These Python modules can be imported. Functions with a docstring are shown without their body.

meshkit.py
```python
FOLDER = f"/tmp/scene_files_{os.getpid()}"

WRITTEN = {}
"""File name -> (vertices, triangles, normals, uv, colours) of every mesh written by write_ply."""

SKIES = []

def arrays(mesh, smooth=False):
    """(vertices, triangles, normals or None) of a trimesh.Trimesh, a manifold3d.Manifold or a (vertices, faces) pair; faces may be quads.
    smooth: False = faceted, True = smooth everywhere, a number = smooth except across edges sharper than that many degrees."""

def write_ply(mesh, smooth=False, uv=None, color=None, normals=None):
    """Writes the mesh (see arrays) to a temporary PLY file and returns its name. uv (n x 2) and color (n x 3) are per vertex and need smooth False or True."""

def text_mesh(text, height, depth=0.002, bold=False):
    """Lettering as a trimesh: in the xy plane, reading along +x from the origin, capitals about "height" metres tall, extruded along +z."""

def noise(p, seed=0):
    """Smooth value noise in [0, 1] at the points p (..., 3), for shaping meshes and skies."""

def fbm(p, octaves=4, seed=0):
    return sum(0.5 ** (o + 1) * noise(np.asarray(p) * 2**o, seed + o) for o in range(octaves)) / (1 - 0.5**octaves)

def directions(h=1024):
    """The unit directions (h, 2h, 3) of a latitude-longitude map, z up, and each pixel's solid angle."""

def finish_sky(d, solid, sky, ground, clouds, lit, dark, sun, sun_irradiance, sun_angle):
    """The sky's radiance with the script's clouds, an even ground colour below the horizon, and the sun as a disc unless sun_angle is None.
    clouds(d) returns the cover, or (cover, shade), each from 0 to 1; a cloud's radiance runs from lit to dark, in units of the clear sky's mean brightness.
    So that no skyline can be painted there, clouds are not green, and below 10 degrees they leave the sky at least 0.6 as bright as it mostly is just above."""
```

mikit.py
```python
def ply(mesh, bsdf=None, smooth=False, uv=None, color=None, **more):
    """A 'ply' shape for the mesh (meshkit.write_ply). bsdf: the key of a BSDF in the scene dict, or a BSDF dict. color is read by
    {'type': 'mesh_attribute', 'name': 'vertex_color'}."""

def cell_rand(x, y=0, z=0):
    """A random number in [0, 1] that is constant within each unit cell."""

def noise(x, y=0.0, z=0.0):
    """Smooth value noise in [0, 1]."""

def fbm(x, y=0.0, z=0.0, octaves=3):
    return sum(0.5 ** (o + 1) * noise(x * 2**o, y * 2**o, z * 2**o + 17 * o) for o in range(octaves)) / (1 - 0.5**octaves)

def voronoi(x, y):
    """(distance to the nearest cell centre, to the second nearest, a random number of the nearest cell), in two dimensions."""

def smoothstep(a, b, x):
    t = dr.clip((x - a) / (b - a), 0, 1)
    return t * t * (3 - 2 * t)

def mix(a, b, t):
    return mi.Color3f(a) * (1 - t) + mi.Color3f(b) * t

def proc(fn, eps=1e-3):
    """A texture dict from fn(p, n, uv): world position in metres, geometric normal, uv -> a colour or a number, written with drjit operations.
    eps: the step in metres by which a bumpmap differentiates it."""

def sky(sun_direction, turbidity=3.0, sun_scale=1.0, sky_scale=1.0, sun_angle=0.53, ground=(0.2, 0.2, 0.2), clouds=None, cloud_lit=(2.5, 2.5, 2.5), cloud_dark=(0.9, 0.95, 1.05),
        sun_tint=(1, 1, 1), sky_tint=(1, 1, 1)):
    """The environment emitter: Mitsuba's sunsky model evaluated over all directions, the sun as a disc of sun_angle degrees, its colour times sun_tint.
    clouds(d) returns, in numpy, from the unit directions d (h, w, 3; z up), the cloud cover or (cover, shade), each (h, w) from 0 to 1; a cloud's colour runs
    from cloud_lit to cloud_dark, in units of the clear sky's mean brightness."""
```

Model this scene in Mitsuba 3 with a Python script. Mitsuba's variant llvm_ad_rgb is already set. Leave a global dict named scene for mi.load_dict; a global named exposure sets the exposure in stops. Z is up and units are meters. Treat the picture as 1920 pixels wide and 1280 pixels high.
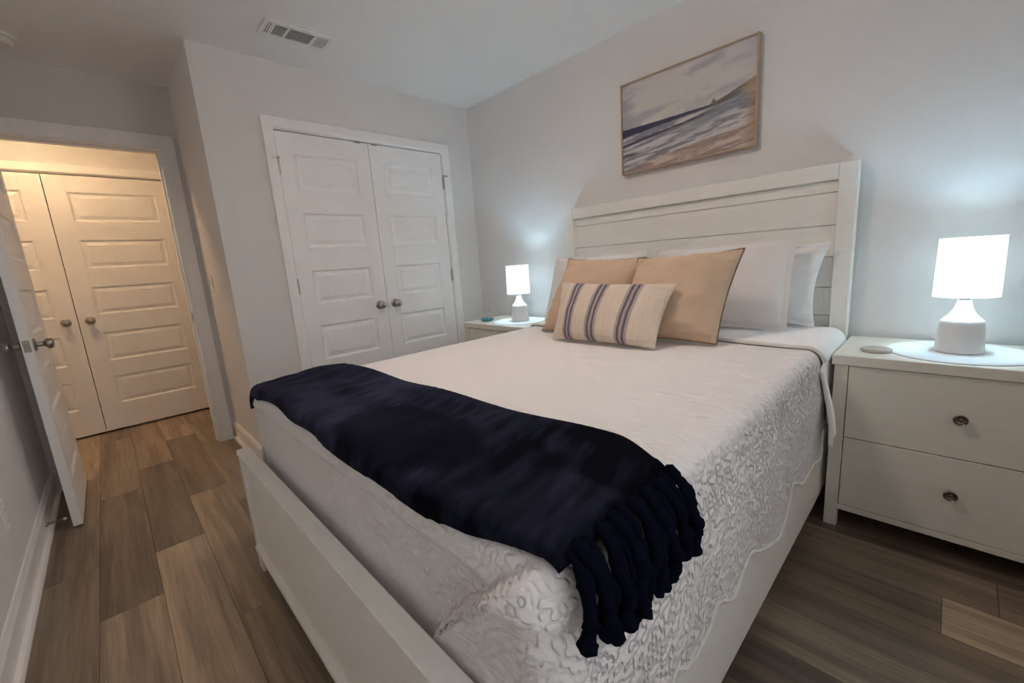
import math, random, numpy as np, trimesh, mitsuba as mi, drjit as dr, mikit, meshkit
from mikit import proc, noise, fbm, smoothstep, mix, cell_rand
T = mi.ScalarTransform4f

# ---------------------------------------------------------------- camera, light, exposure
exposure = 0.26
CAM = np.array([2.9279, -2.4416, 1.1578])
YAW, PITCH, ROLL, FPX = 0.8118, -0.1865, -0.0710, 788.54
_cy, _sy, _cp, _sp = math.cos(YAW), math.sin(YAW), math.cos(PITCH), math.sin(PITCH)
FWD = np.array([-_sy * _cp, _cy * _cp, _sp])
_r0 = np.array([_cy, _sy, 0.0]); _u0 = np.cross(_r0, FWD)
UP = -math.sin(ROLL) * _r0 + math.cos(ROLL) * _u0
scene = {'type': 'scene'}
labels = {}
scene['camera'] = {'type': 'perspective', 'fov': math.degrees(2 * math.atan(960 / FPX)), 'fov_axis': 'x', 'near_clip': 0.02, 'far_clip': 50.0,
                   'to_world': T().look_at(origin=CAM.tolist(), target=(CAM + FWD).tolist(), up=UP.tolist())}
SKY_SCALE = 22.0
ROOM_LIGHT = [52.0, 42.0, 36.0]      # ceiling dome, warm white
HALL_LIGHT = [122.0, 77.0, 41.0]      # hallway dome, warm
LAMP_BULB = [112.0, 185.0, 235.0]     # table lamp bulbs, cool white
LAMP_SHADE = [1.40, 2.10, 2.40]
scene['sky'] = mikit.sky((-0.8, 0.5, 0.25), turbidity=6.0, sun_scale=0.0, sky_scale=SKY_SCALE, ground=(0.25, 0.25, 0.25), clouds=lambda d: 0.85 + 0 * d[..., 0], cloud_lit=(1.0, 1.0, 1.0), cloud_dark=(0.9, 0.92, 0.95))   # fill daylight, reaching the room only through the added window
H = 2.433
rng = random.Random(7)
nrng = np.random.default_rng(7)

# ---------------------------------------------------------------- helpers
def key_for(name):
    if name not in scene and name not in USED:
        USED.add(name); return name
    i = 1
    while f'{name}_{i:03d}' in USED: i += 1
    USED.add(f'{name}_{i:03d}'); return f'{name}_{i:03d}'
USED = set()

def tag(k, label=None, cat=None, group=None, kind=None):
    d = labels.setdefault(k, {})
    if label: d['label'] = label
    if cat: d['category'] = cat
    if group: d['group'] = group
    if kind: d['kind'] = kind
    return k

def thing(name, label, cat, group=None, kind=None):
    return tag(key_for(name), label, cat, group, kind)

def part(parent, name, mesh, bsdf, smooth=False, label=None, **more):
    k = key_for(parent + '__' + name)
    scene[k] = mikit.ply(mesh, bsdf, smooth, **more)
    if label: labels[k] = {'label': label}
    return k

def solid(name, mesh, bsdf, label, cat, smooth=False, group=None, kind=None, **more):
    k = thing(name, label, cat, group, kind)
    scene[k] = mikit.ply(mesh, bsdf, smooth, **more)
    return k

def struct(name, mesh, bsdf, label, cat, smooth=False, **more):
    return solid(name, mesh, bsdf, label, cat, smooth, kind='structure', **more)

def cat_(*ms): return trimesh.util.concatenate(list(ms))

def cbox(lo, hi, c=0.0):
    lo, hi = np.minimum(lo, hi).astype(float), np.maximum(lo, hi).astype(float)
    ctr, h = (lo + hi) / 2, (hi - lo) / 2
    if c <= 0:
        m = trimesh.creation.box(2 * h); m.apply_translation(ctr); return m
    c = min(c, 0.49 * h.min())
    pts = []
    for sx in (-1, 1):
        for sy in (-1, 1):
            for sz in (-1, 1):
                s = np.array([sx, sy, sz])
                for ax in range(3):
                    q = h - c; q[ax] = h[ax]; pts.append(s * q)
    m = trimesh.convex.convex_hull(np.array(pts)); m.apply_translation(ctr)
    return m

def lathe(profile, n=40, at=(0, 0, 0), axis=None):
    m = trimesh.creation.revolve(np.array(profile, float), sections=n)
    if axis is not None: m.apply_transform(trimesh.geometry.align_vectors([0, 0, 1], axis))
    m.apply_translation(at)
    return m

def grid_mesh(P, close_u=False, close_v=False):
    """P (nu, nv, 3) -> quads"""
    nu, nv = P.shape[:2]
    i = np.arange(nu if close_u else nu - 1); j = np.arange(nv if close_v else nv - 1)
    I, J = np.meshgrid(i, j, indexing='ij')
    a = I * nv + J; b = ((I + 1) % nu) * nv + J; c = ((I + 1) % nu) * nv + (J + 1) % nv; d = I * nv + (J + 1) % nv
    q = np.stack([a, b, c, d], -1).reshape(-1, 4)
    f = np.vstack([q[:, [0, 1, 2]], q[:, [0, 2, 3]]])
    return trimesh.Trimesh(P.reshape(-1, 3), f, process=False)

def tube(pts, r, n=8, caps=True):
    p = np.asarray(pts, float); r = np.broadcast_to(r, (len(p),)).astype(float)
    t = np.gradient(p, axis=0); t /= np.linalg.norm(t, axis=1, keepdims=True) + 1e-12
    ref = np.array([0, 0, 1.0]) if abs(t[:, 2]).mean() < 0.8 else np.array([1.0, 0, 0])
    a = np.cross(t, ref); a /= np.linalg.norm(a, axis=1, keepdims=True) + 1e-12
    b = np.cross(t, a); ang = np.arange(n) * 2 * np.pi / n
    P = p[:, None] + r[:, None, None] * (np.cos(ang)[None, :, None] * a[:, None] + np.sin(ang)[None, :, None] * b[:, None])
    if caps:
        P = np.concatenate([np.repeat(p[:1, None], n, 1), P, np.repeat(p[-1:, None], n, 1)])
    m = grid_mesh(P, close_v=True); m.fix_normals()
    return m

def sstep(a, b, x):
    t = np.clip((x - a) / (b - a), 0, 1); return t * t * (3 - 2 * t)

# ---------------------------------------------------------------- materials
def rgb(c): return {'type': 'rgb', 'value': list(c)}
def mat(name, color, rough=0.6, spec=0.4, **more):
    base = color if isinstance(color, dict) else rgb(color)
    scene[name] = {'type': 'twosided', 'bsdf': {'type': 'principled', 'base_color': base, 'roughness': rough, 'specular': spec, **more}}
def mat_bump(name, color, rough, bump, scale, spec=0.3, eps=1e-3, **more):
    base = color if isinstance(color, dict) else rgb(color)
    scene[name] = {'type': 'twosided', 'bsdf': {'type': 'bumpmap', 'tex': proc(bump, eps), 'scale': scale,
                   'bsdf': {'type': 'principled', 'base_color': base, 'roughness': rough, 'specular': spec, **more}}}

WALL = (0.715, 0.705, 0.70)
mat('m_wall', WALL, 0.75, 0.3)
mat('m_ceiling', (0.86, 0.86, 0.85), 0.42, 0.5)
mat('m_trim', (0.89, 0.885, 0.88), 0.38, 0.5)
mat('m_door', (0.89, 0.885, 0.885), 0.42, 0.5)
mat('m_plastic', (0.82, 0.81, 0.78), 0.4, 0.5)
mat('m_dark', (0.02, 0.02, 0.02), 0.8, 0.2)
mat('m_slot', (0.05, 0.055, 0.05), 0.7, 0.2)
mat('m_nickel', (0.42, 0.39, 0.35), 0.32, 0.5, metallic=1.0)
mat('m_pewter', (0.26, 0.22, 0.17), 0.35, 0.5, metallic=1.0)
mat('m_rubber', (0.75, 0.75, 0.73), 0.7, 0.3)
mat('m_ceramic', (0.80, 0.80, 0.80), 0.35, 0.5)
mat('m_teal', (0.04, 0.27, 0.33), 0.25, 0.5)
mat('m_stone', (0.45, 0.42, 0.38), 0.7, 0.3)
scene['m_pane'] = {'type': 'thindielectric', 'int_ior': 1.5}
scene['m_glass'] = {'type': 'dielectric', 'int_ior': 1.5}

def bedwood(p, n, uv):
    g = fbm(p.x * 6 + p.y * 6, p.z * 90, p.y * 60, 3)
    g2 = noise(p.x * 40, p.z * 260, p.y * 40)
    return mix((0.765, 0.75, 0.70), (0.845, 0.835, 0.79), dr.clip(0.25 + 0.6 * g + 0.25 * (g2 - 0.5), 0, 1))
mat('m_bedwood', proc(bedwood), 0.5, 0.4)
def standwood(p, n, uv):
    g = fbm(p.x * 5, p.z * 70, p.y * 70, 3)
    return mix((0.70, 0.68, 0.60), (0.76, 0.745, 0.67), dr.clip(g, 0, 1))
mat('m_stand', proc(standwood), 0.45, 0.45)

def plank(p, n, uv):
    tone, off = uv.x, uv.y * 40
    s = fbm(p.x * 1.6 + off, p.y * 26 + off * 3, off, 4)
    fine = fbm(p.x * 7 + off, p.y * 190, off, 3)
    cat = smoothstep(0.50, 0.80, fbm(p.x * 0.9 + off, p.y * 11 + off, 3.0, 2))
    a = mix((0.085, 0.063, 0.046), (0.43, 0.325, 0.225), tone)
    b = mix((0.048, 0.036, 0.028), (0.26, 0.20, 0.145), tone)
    grey = mix(a, (0.20, 0.175, 0.15), 0.45 * cat)
    c = mix(b, grey, smoothstep(0.28, 0.68, s))
    return c * (0.72 + 0.56 * fine)
mat('m_plank', proc(plank), 0.42, 0.45)

# fabrics
def quilt_bump(p, n, uv):
    q = fbm(p.x * 2.0, p.y * 2.0, p.z * 2.0, 2) * 1.4
    a = noise(p.x * 74 + q, p.y * 74, p.z * 74 + q)
    b = noise(p.x * 150 + 9.0, p.y * 150 + q, p.z * 150)
    side = 0.22 + 0.78 * smoothstep(0.745, 0.68, p.z) * (0.25 + 0.75 * smoothstep(-2.09, -2.04, p.y))
    stitch = smoothstep(0.0, 0.16, dr.abs(a - 0.5))
    return side * (0.75 * stitch + 0.30 * b)
def quilt_color(p, n, uv):
    q = fbm(p.x * 2.0, p.y * 2.0, p.z * 2.0, 2) * 1.4
    a = noise(p.x * 74 + q, p.y * 74, p.z * 74 + q)
    border = smoothstep(0.735, 0.66, p.z) * (0.35 + 0.65 * smoothstep(-2.09, -2.04, p.y))      # stitched border; relief shading of the stitches painted in as darker lines
    stitch_shade = smoothstep(0.13, 0.03, dr.abs(a - 0.5)) * border
    return mix((0.785, 0.76, 0.75), (0.685, 0.665, 0.66), stitch_shade)
mat_bump('m_quilt', proc(quilt_color), 0.85, quilt_bump, 0.0120, 0.15, 0.001, sheen=0.2)
mat('m_binding', (0.76, 0.74, 0.70), 0.8, 0.2)
def cloth_bump(p, n, uv):
    return fbm(p.x * 14, p.y * 14, p.z * 14, 3) + 0.06 * noise(p.x * 500, p.y * 500, p.z * 500)
mat_bump('m_white_cloth', (0.87, 0.865, 0.87), 0.85, cloth_bump, 0.008, 0.15, 0.002, sheen=0.15)
def sham_bump(p, n, uv):
    return fbm(p.x * 9, p.y * 9, p.z * 9, 3) + 0.12 * dr.abs(dr.sin(p.z * 95.0)) 
mat_bump('m_sham', (0.80, 0.785, 0.775), 0.85, sham_bump, 0.006, 0.15, 0.002, sheen=0.15)
def tan(p, n, uv):
    g = fbm(p.x * 9, p.y * 9, p.z * 9, 3)
    return mix((0.55, 0.405, 0.29), (0.66, 0.49, 0.36), g)
mat_bump('m_tan', proc(tan), 0.8, cloth_bump, 0.007, 0.2, 0.002, sheen=0.5, sheen_tint=0.6)
mat('m_tan_piping', (0.21, 0.155, 0.11), 0.8, 0.2)
mat('m_tan_piping_light', (0.44, 0.36, 0.28), 0.8, 0.2)
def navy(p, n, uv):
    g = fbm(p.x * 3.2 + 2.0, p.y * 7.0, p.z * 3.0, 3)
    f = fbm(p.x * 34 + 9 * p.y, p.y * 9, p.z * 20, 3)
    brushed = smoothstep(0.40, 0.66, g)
    # stroked-pile sheen put into the colour: dark crescent, lighter left, darker right end
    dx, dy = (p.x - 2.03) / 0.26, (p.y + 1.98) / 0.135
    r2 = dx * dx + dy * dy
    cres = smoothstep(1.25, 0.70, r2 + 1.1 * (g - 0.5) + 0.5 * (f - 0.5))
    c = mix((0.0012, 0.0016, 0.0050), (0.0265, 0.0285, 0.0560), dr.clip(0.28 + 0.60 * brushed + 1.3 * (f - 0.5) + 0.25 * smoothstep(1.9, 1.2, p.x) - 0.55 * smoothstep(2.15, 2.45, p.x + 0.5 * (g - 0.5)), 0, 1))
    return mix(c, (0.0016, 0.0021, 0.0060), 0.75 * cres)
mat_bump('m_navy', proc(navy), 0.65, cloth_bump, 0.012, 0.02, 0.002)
mat('m_navy_fringe', (0.0030, 0.0036, 0.0090), 0.95, 0.02)
STRIPES = []
def stripe_tex(p, n, uv):
    u = uv.x
    base = mix((0.66, 0.55, 0.45), (0.73, 0.625, 0.53), noise(uv.x * 260, uv.y * 160))
    for c in (0.205, 0.445, 0.725):
        halo = smoothstep(0.062, 0.050, dr.abs(u - c))
        base = mix(base, (0.40, 0.36, 0.345), 0.50 * halo)
        for k, w, col in ((-0.022, 0.012, (0.115, 0.085, 0.13)), (0.020, 0.012, (0.115, 0.085, 0.13)), (-0.001, 0.004, (0.30, 0.26, 0.29)), (-0.044, 0.004, (0.28, 0.26, 0.27)), (0.043, 0.004, (0.28, 0.26, 0.27))):
            base = mix(base, col, 0.92 * smoothstep(w + 0.003, w - 0.003, dr.abs(u - c - k)))
    return base * (0.93 + 0.14 * noise(uv.x * 420, uv.y * 3))
mat_bump('m_striped', proc(stripe_tex), 0.85, cloth_bump, 0.005, 0.15, 0.002, sheen=0.15)

PX0, PX1, PZ0, PZ1 = 1.4732, 2.2128, 1.6295, 2.1305
def seascape(p, n, uv):
    u, v = (p.x - PX0) / (PX1 - PX0), (p.z - PZ0) / (PZ1 - PZ0)
    t = v - 0.16 * u
    st = fbm(u * 6, t * 34, 1.0, 4)                                  # brush streaks
    fine = fbm(u * 22, t * 110, 7.0, 3)
    cl = fbm(u * 4.5 + 3, (v - 0.18 * u) * 9, 5.0, 5)
    sky = mix((0.36, 0.36, 0.39), (0.54, 0.52, 0.50), smoothstep(0.30, 0.62, cl + 0.10 * (fine - 0.5)))
    sky = mix(sky, (0.44, 0.42, 0.50), 0.5 * smoothstep(0.78, 1.0, u) * smoothstep(0.70, 0.95, v))
    sky = mix(sky, (0.57, 0.545, 0.51), 0.45 * smoothstep(0.64, 0.53, v) * smoothstep(0.1, 0.4, u))
    wob = 0.05 * (st - 0.5) + 0.03 * (fine - 0.5)
    water = mix((0.20, 0.205, 0.24), (0.52, 0.50, 0.50), smoothstep(0.34, 0.62, st + 0.35 * (fine - 0.5)))
    deep = smoothstep(0.11, 0.0, dr.abs(v - (0.10 + 0.42 * u) + wob)) * smoothstep(0.35, 0.65, u) * smoothstep(0.98, 0.85, u)
    water = mix(water, (0.20, 0.225, 0.26), 0.75 * deep)
    vb = 0.415 + 0.095 * u
    c = mix(water, (0.045, 0.04, 0.078), smoothstep(vb - 0.015, vb + 0.010, v + 0.6 * wob) * smoothstep(1.0, 0.68, u))
    c = mix(c, (0.06, 0.054, 0.09), smoothstep(0.024, 0.006, dr.abs(v - (0.318 + 0.165 * u) + 0.5 * wob)) * smoothstep(0.78, 0.55, u))
    c = mix(c, (0.09, 0.085, 0.12), smoothstep(0.03, 0.006, dr.abs(v - (0.20 + 0.06 * u) + 0.8 * wob)) * smoothstep(0.34, 0.05, u) * 0.85)
    sand = mix((0.30, 0.225, 0.195), (0.53, 0.45, 0.41), smoothstep(0.32, 0.66, st + 0.3 * (fine - 0.5)))
    vs = 0.06 + 0.17 * u
    c = mix(c, sand, smoothstep(vs + 0.03, vs - 0.02, v + 1.2 * wob) * smoothstep(0.02, 0.22, u))
    edge = mix((0.29, 0.195, 0.13), (0.42, 0.30, 0.205), st)
    c = mix(c, edge, 0.8 * smoothstep(0.90, 0.985, u + 0.05 * (v - 0.3) + 0.8 * wob))
    ridge = dr.select(u < 0.817, 0.508 + 0.42 * dr.maximum(u - 0.714, 0), 0.551 + 0.52 * (u - 0.817)) + 0.012 * (fine - 0.5)
    thick = 0.035 + 0.20 * dr.maximum(u - 0.80, 0)
    land = mix((0.13, 0.115, 0.095), (0.32, 0.235, 0.155), smoothstep(0.78, 0.98, u + 0.5 * (st - 0.5)))
    c = mix(c, land, smoothstep(0.69, 0.74, u) * smoothstep(ridge - thick - 0.03, ridge - 0.4 * thick, v + 0.6 * wob))
    rock = smoothstep(0.020, 0.002, dr.abs(u - 0.722) + 0.25 * dr.maximum(v - 0.52, 0)) * smoothstep(0.556, 0.535, v)
    top = dr.select(u > 0.70, ridge, 0.5 + 0.010 * (fine - 0.5))
    c = mix(c, sky, smoothstep(top - 0.006, top + 0.006, v) * (1 - 0.85 * rock))
    c = mix(c, (0.15, 0.13, 0.115), 0.85 * rock * smoothstep(0.48, 0.50, v))
    return c
mat('m_seascape', proc(seascape), 0.6, 0.3)
mat('m_frame', (0.36, 0.26, 0.185), 0.5, 0.4)
def woven(p, n, uv):
    return 0.5 + 0.5 * dr.sin(dr.sqrt(dr.square(p.x - dr.select(p.x > 2, 2.97, 0.70)) + dr.square(p.y + 0.245)) * 900.0)
mat_bump('m_mat', (0.74, 0.76, 0.78), 0.8, woven, 0.0012, 0.2, 0.0005)

# ---------------------------------------------------------------- the room shell
YR, YL, XD, XH, XR = -1.8951, -2.8548, -0.7466, -1.8284, 3.43      # return wall, left wall, entry wall, hall closet wall, right wall
WT = 0.115
CD0, CDS, CD1, CDZ = -1.5231, -0.9200, -0.3060, 2.045                 # closet doors
def boxes(*bs): return cat_(*[cbox(a, b) for a, b in bs])

struct('ceiling', boxes(((-2.2, -4.3, H), (XR + 0.12, 0.12, H + 0.1))), 'm_ceiling', 'smooth pale ceiling over bedroom and hallway', 'ceiling')
struct('wall_headboard', boxes(((-0.115, 0.0, -0.05), (XR + 0.12, 0.115, H))), 'm_wall', 'pale grey painted wall behind the headboard', 'wall')
struct('wall_closet', boxes(((-WT, CD1 + 0.012, -0.05), (0, 0.0, H)), ((-WT, YR, -0.05), (0, CD0 - 0.012, H)), ((-WT, CD0 - 0.012, CDZ + 0.012), (0, CD1 + 0.012, H))),
       'm_wall', 'pale grey wall around the white closet double door', 'wall')
struct('wall_return', boxes(((XD, YR, -0.05), (-WT, YR + WT, H))), 'm_wall', 'short side wall with light switch beside the doorway', 'wall')
EY1, EY0, EZ = -2.0115, -2.7700, 2.036                               # entry opening
struct('wall_entry', boxes(((XD - WT, EY1 + 0.018, -0.05), (XD, YR + WT, H)), ((XD - WT, YL - 0.1, -0.05), (XD, EY0 - 0.018, H)), ((XD - WT, EY0 - 0.018, EZ + 0.018), (XD, EY1 + 0.018, H))),
       'm_wall', 'wall over the open doorway to the hall', 'wall')
struct('wall_left', boxes(((XD, YL - 0.115, -0.05), (XR + 0.12, YL, H))), 'm_wall', 'painted wall behind the open door on the left', 'wall')
WY0, WY1, WZ0, WZ1 = -2.70, -1.60, 0.72, 2.05
struct('wall_right', boxes(((XR, YL - 0.1, -0.05), (XR + 0.115, WY0, H)), ((XR, WY1, -0.05), (XR + 0.115, 0.0, H)), ((XR, WY0, -0.05), (XR + 0.115, WY1, WZ0)), ((XR, WY0, WZ1), (XR + 0.115, WY1, H))), 'm_wall', 'painted wall with added unseen window beyond the right nightstand', 'wall')
wn = thing('window_1', 'added unseen sash window in the right wall for fill light', 'window', kind='structure')  # out of view, added to let fill light onto the bed and drawers
ADDED_WIN = (wn, XR, WY0, WY1, WZ0, WZ1)
HS, HW = -2.6156, 0.762                                               # hall closet seam, leaf width
HD0, HD1 = HS - HW, HS + HW
struct('wall_hall', boxes(((XH - WT, HD1 + 0.012, -0.05), (XH, -0.9, H)), ((XH - WT, -4.2, -0.05), (XH, HD0 - 0.012, H)), ((XH - WT, HD0 - 0.012, CDZ + 0.012), (XH, HD1 + 0.012, H)),
       ((XH, -4.2, -0.05), (XD - WT, -4.1, H)), ((XH, -1.0, -0.05), (XD - WT, -0.9, H)), ((XD - WT, YR + WT, -0.05), (XD - WT + 0.1, -0.9, H)), ((XD - WT, -4.2, -0.05), (XD - WT + 0.1, YL - 0.1, H))),
       'm_wall', 'hallway walls around the hall closet seen through the doorway', 'wall')
# floor of vinyl planks along x
fl = struct('floor', boxes(((-1.95, -4.2, -0.06), (XR, 0.0, -0.010))), 'm_dark', 'wood-look vinyl plank floor in mixed browns', 'floor')
def seen(x0, x1, y0, y1):
    for a, b, c, d in ((0, XR, YL, 0), (XD - WT, 0, YL, YR), (XH, XD - WT, -3.5, -1.2)):
        if x1 > a and x0 < b and y1 > c and y0 < d: return max(x0, XH if a == XH else x0), x1
    return None
JOINT = {11: 0.57, 12: 0.92, 13: 0.50, 10: 0.07, 2: 2.997, 1: 1.9, 3: 2.45, 4: 3.18, 5: 2.2}
TONE = {(11, 0): 0.95, (11, -1): 0.18, (12, 0): 0.72, (12, -1): 0.22, (13, 0): 0.42, (13, -1): 0.35, (10, 0): 0.66, (10, -1): 0.30, (11, -2): 0.55, (12, -2): 0.45,
        (2, 0): 1.0, (2, -1): 0.30, (1, 0): 0.45, (3, 0): 0.35, (4, -1): 0.60, (5, 0): 0.25, (3, 1): 0.5}
L = 1.22
for row in range(-2, 23):
    y1 = -0.677 + 0.18 * 2 - 0.18 * row
    y0 = y1 - 0.18
    y1 = min(y1, 0.0)
    if y0 > -0.02: continue
    j = JOINT.get(row, rng.uniform(0, L))
    # the row keys above count from the headboard wall: row 2 lies between y -0.857 and -0.677
    for k in range(-4, 4):
        a, b = j + k * L, j + (k + 1) * L
        a, b = max(a, -1.90), min(b, XR)
        if b - a < 0.02 or seen(a, b, y0, y1) is None: continue
        tone = TONE.get((row, k), None)
        if tone is None: tone = rng.choice((0.2, 0.3, 0.35, 0.45, 0.5, 0.62, 0.8))
        m = cbox((a + 0.0004, y0 + 0.0004, -0.010), (b - 0.0004, y1 - 0.0004, 0.0), 0.0006)
        part(fl, 'plank', m, 'm_plank', uv=np.tile([[tone, rng.random()]], (len(m.vertices), 1)))

# ---------------------------------------------------------------- trim
def casing(o, U, V, N, w0, w1, h, prof, reveal=0.006, legs=(True, True)):
    """door casing: o = bottom centre on the wall, U along the wall, V up, N out; opening from w0 to w1 along U and h high; prof = [(out, proud)]"""
    o, U, V, N = (np.asarray(x, float) for x in (o, U, V, N))
    rows = []
    for w, t in prof:
        e = w + reveal
        pts = [o + U * (w0 - e), o + U * (w0 - e) + V * (h + e), o + U * (w1 + e) + V * (h + e), o + U * (w1 + e)]
        rows.append(np.array(pts) + N * t)
    P = np.array(rows)                      # (prof, 4, 3)
    m = grid_mesh(P, close_u=True)
    out = []
    v, f = m.vertices, m.faces
    caps = []
    n = len(prof)
    for c in (0, 3):
        idx = [i * 4 + c for i in range(n)]
        caps += [[idx[0], idx[i], idx[i + 1]] for i in range(1, n - 1)]
    m = trimesh.Trimesh(v, np.vstack([f, caps]), process=False)
    return m
CPROF = [(0, 0), (0, 0.010), (0.006, 0.014), (0.030, 0.015), (0.046, 0.018), (0.052, 0.020), (0.058, 0.020), (0.060, 0.017), (0.060, 0)]
def jamb(o, U, V, D, w0, w1, h, depth, t=0.012):
    """lining of the opening: two sides and a head, going depth along D"""
    o, U, V, D = (np.asarray(x, float) for x in (o, U, V, D))
    ms = []
    for a, b, c, d in ((w0 - t, w0, 0, h), (w1, w1 + t, 0, h), (w0 - t, w1 + t, h, h + t)):
        ms.append(cbox(o + U * a + V * c, o + U * b + V * d + D * depth))
    return cat_(*ms)
EX, EY, EZZ = np.eye(3)
def build_added_window(k, x, y0, y1, z0, z1):
    zm = (z0 + z1) / 2
    part(k, 'frame', cat_(cbox((x + 0.03, y0, z0), (x + 0.10, y0 + 0.03, z1), 0.002), cbox((x + 0.03, y1 - 0.03, z0), (x + 0.10, y1, z1), 0.002), cbox((x + 0.03, y0, z1 - 0.03), (x + 0.10, y1, z1), 0.002), cbox((x + 0.03, y0, z0), (x + 0.10, y1, z0 + 0.03), 0.002)), 'm_trim')
    part(k, 'sill', cbox((x - 0.03, y0 - 0.04, z0 - 0.022), (x + 0.03, y1 + 0.04, z0), 0.004), 'm_trim')
    for a, b, dx in ((z0 + 0.03, zm + 0.015, 0.045), (zm - 0.015, z1 - 0.03, 0.07)):
        w = 0.03
        sk = part(k, 'sash', cat_(cbox((x + dx, y0 + 0.03, a), (x + dx + 0.02, y0 + 0.03 + w, b), 0.001), cbox((x + dx, y1 - 0.03 - w, a), (x + dx + 0.02, y1 - 0.03, b), 0.001), cbox((x + dx, y0 + 0.03 + w, a), (x + dx + 0.02, y1 - 0.03 - w, a + w), 0.001), cbox((x + dx, y0 + 0.03 + w, b - w), (x + dx + 0.02, y1 - 0.03 - w, b), 0.001)), 'm_trim')
        P = np.array([[[x + dx + 0.01, y0 + 0.05, a + 0.02], [x + dx + 0.01, y0 + 0.05, b - 0.02]], [[x + dx + 0.01, y1 - 0.05, a + 0.02], [x + dx + 0.01, y1 - 0.05, b - 0.02]]])
        part(sk, 'pane', grid_mesh(P), 'm_pane')
build_added_window(*ADDED_WIN)
struct('trim_4', casing((XR, 0, WZ0), EY, EZZ, -EX, WY0, WY1, WZ1 - WZ0, CPROF), 'm_trim', 'white casing around the added window', 'trim', 25)
t1 = struct('trim_1', casing((0, 0, 0), EY, EZZ, EX, CD0 - 0.003, CD1 + 0.003, CDZ + 0.003, CPROF), 'm_trim', 'white casing around the closet double door', 'trim', 25)
part(t1, 'jamb', jamb((0, 0, 0), EY, EZZ, -EX, CD0 - 0.003, CD1 + 0.003, CDZ + 0.003, 0.11), 'm_trim')
ECPROF = [(w * 1.36, t) for w, t in CPROF]
t2 = struct('trim_2', casing((XD, 0, 0), EY, EZZ, EX, EY0, EY1, EZ, ECPROF), 'm_trim', 'casing around the open doorway to the hall', 'trim', 25)
part(t2, 'jamb', jamb((XD, 0, 0), EY, EZZ, -EX, EY0, EY1, EZ, WT, 0.018), 'm_trim')
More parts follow.
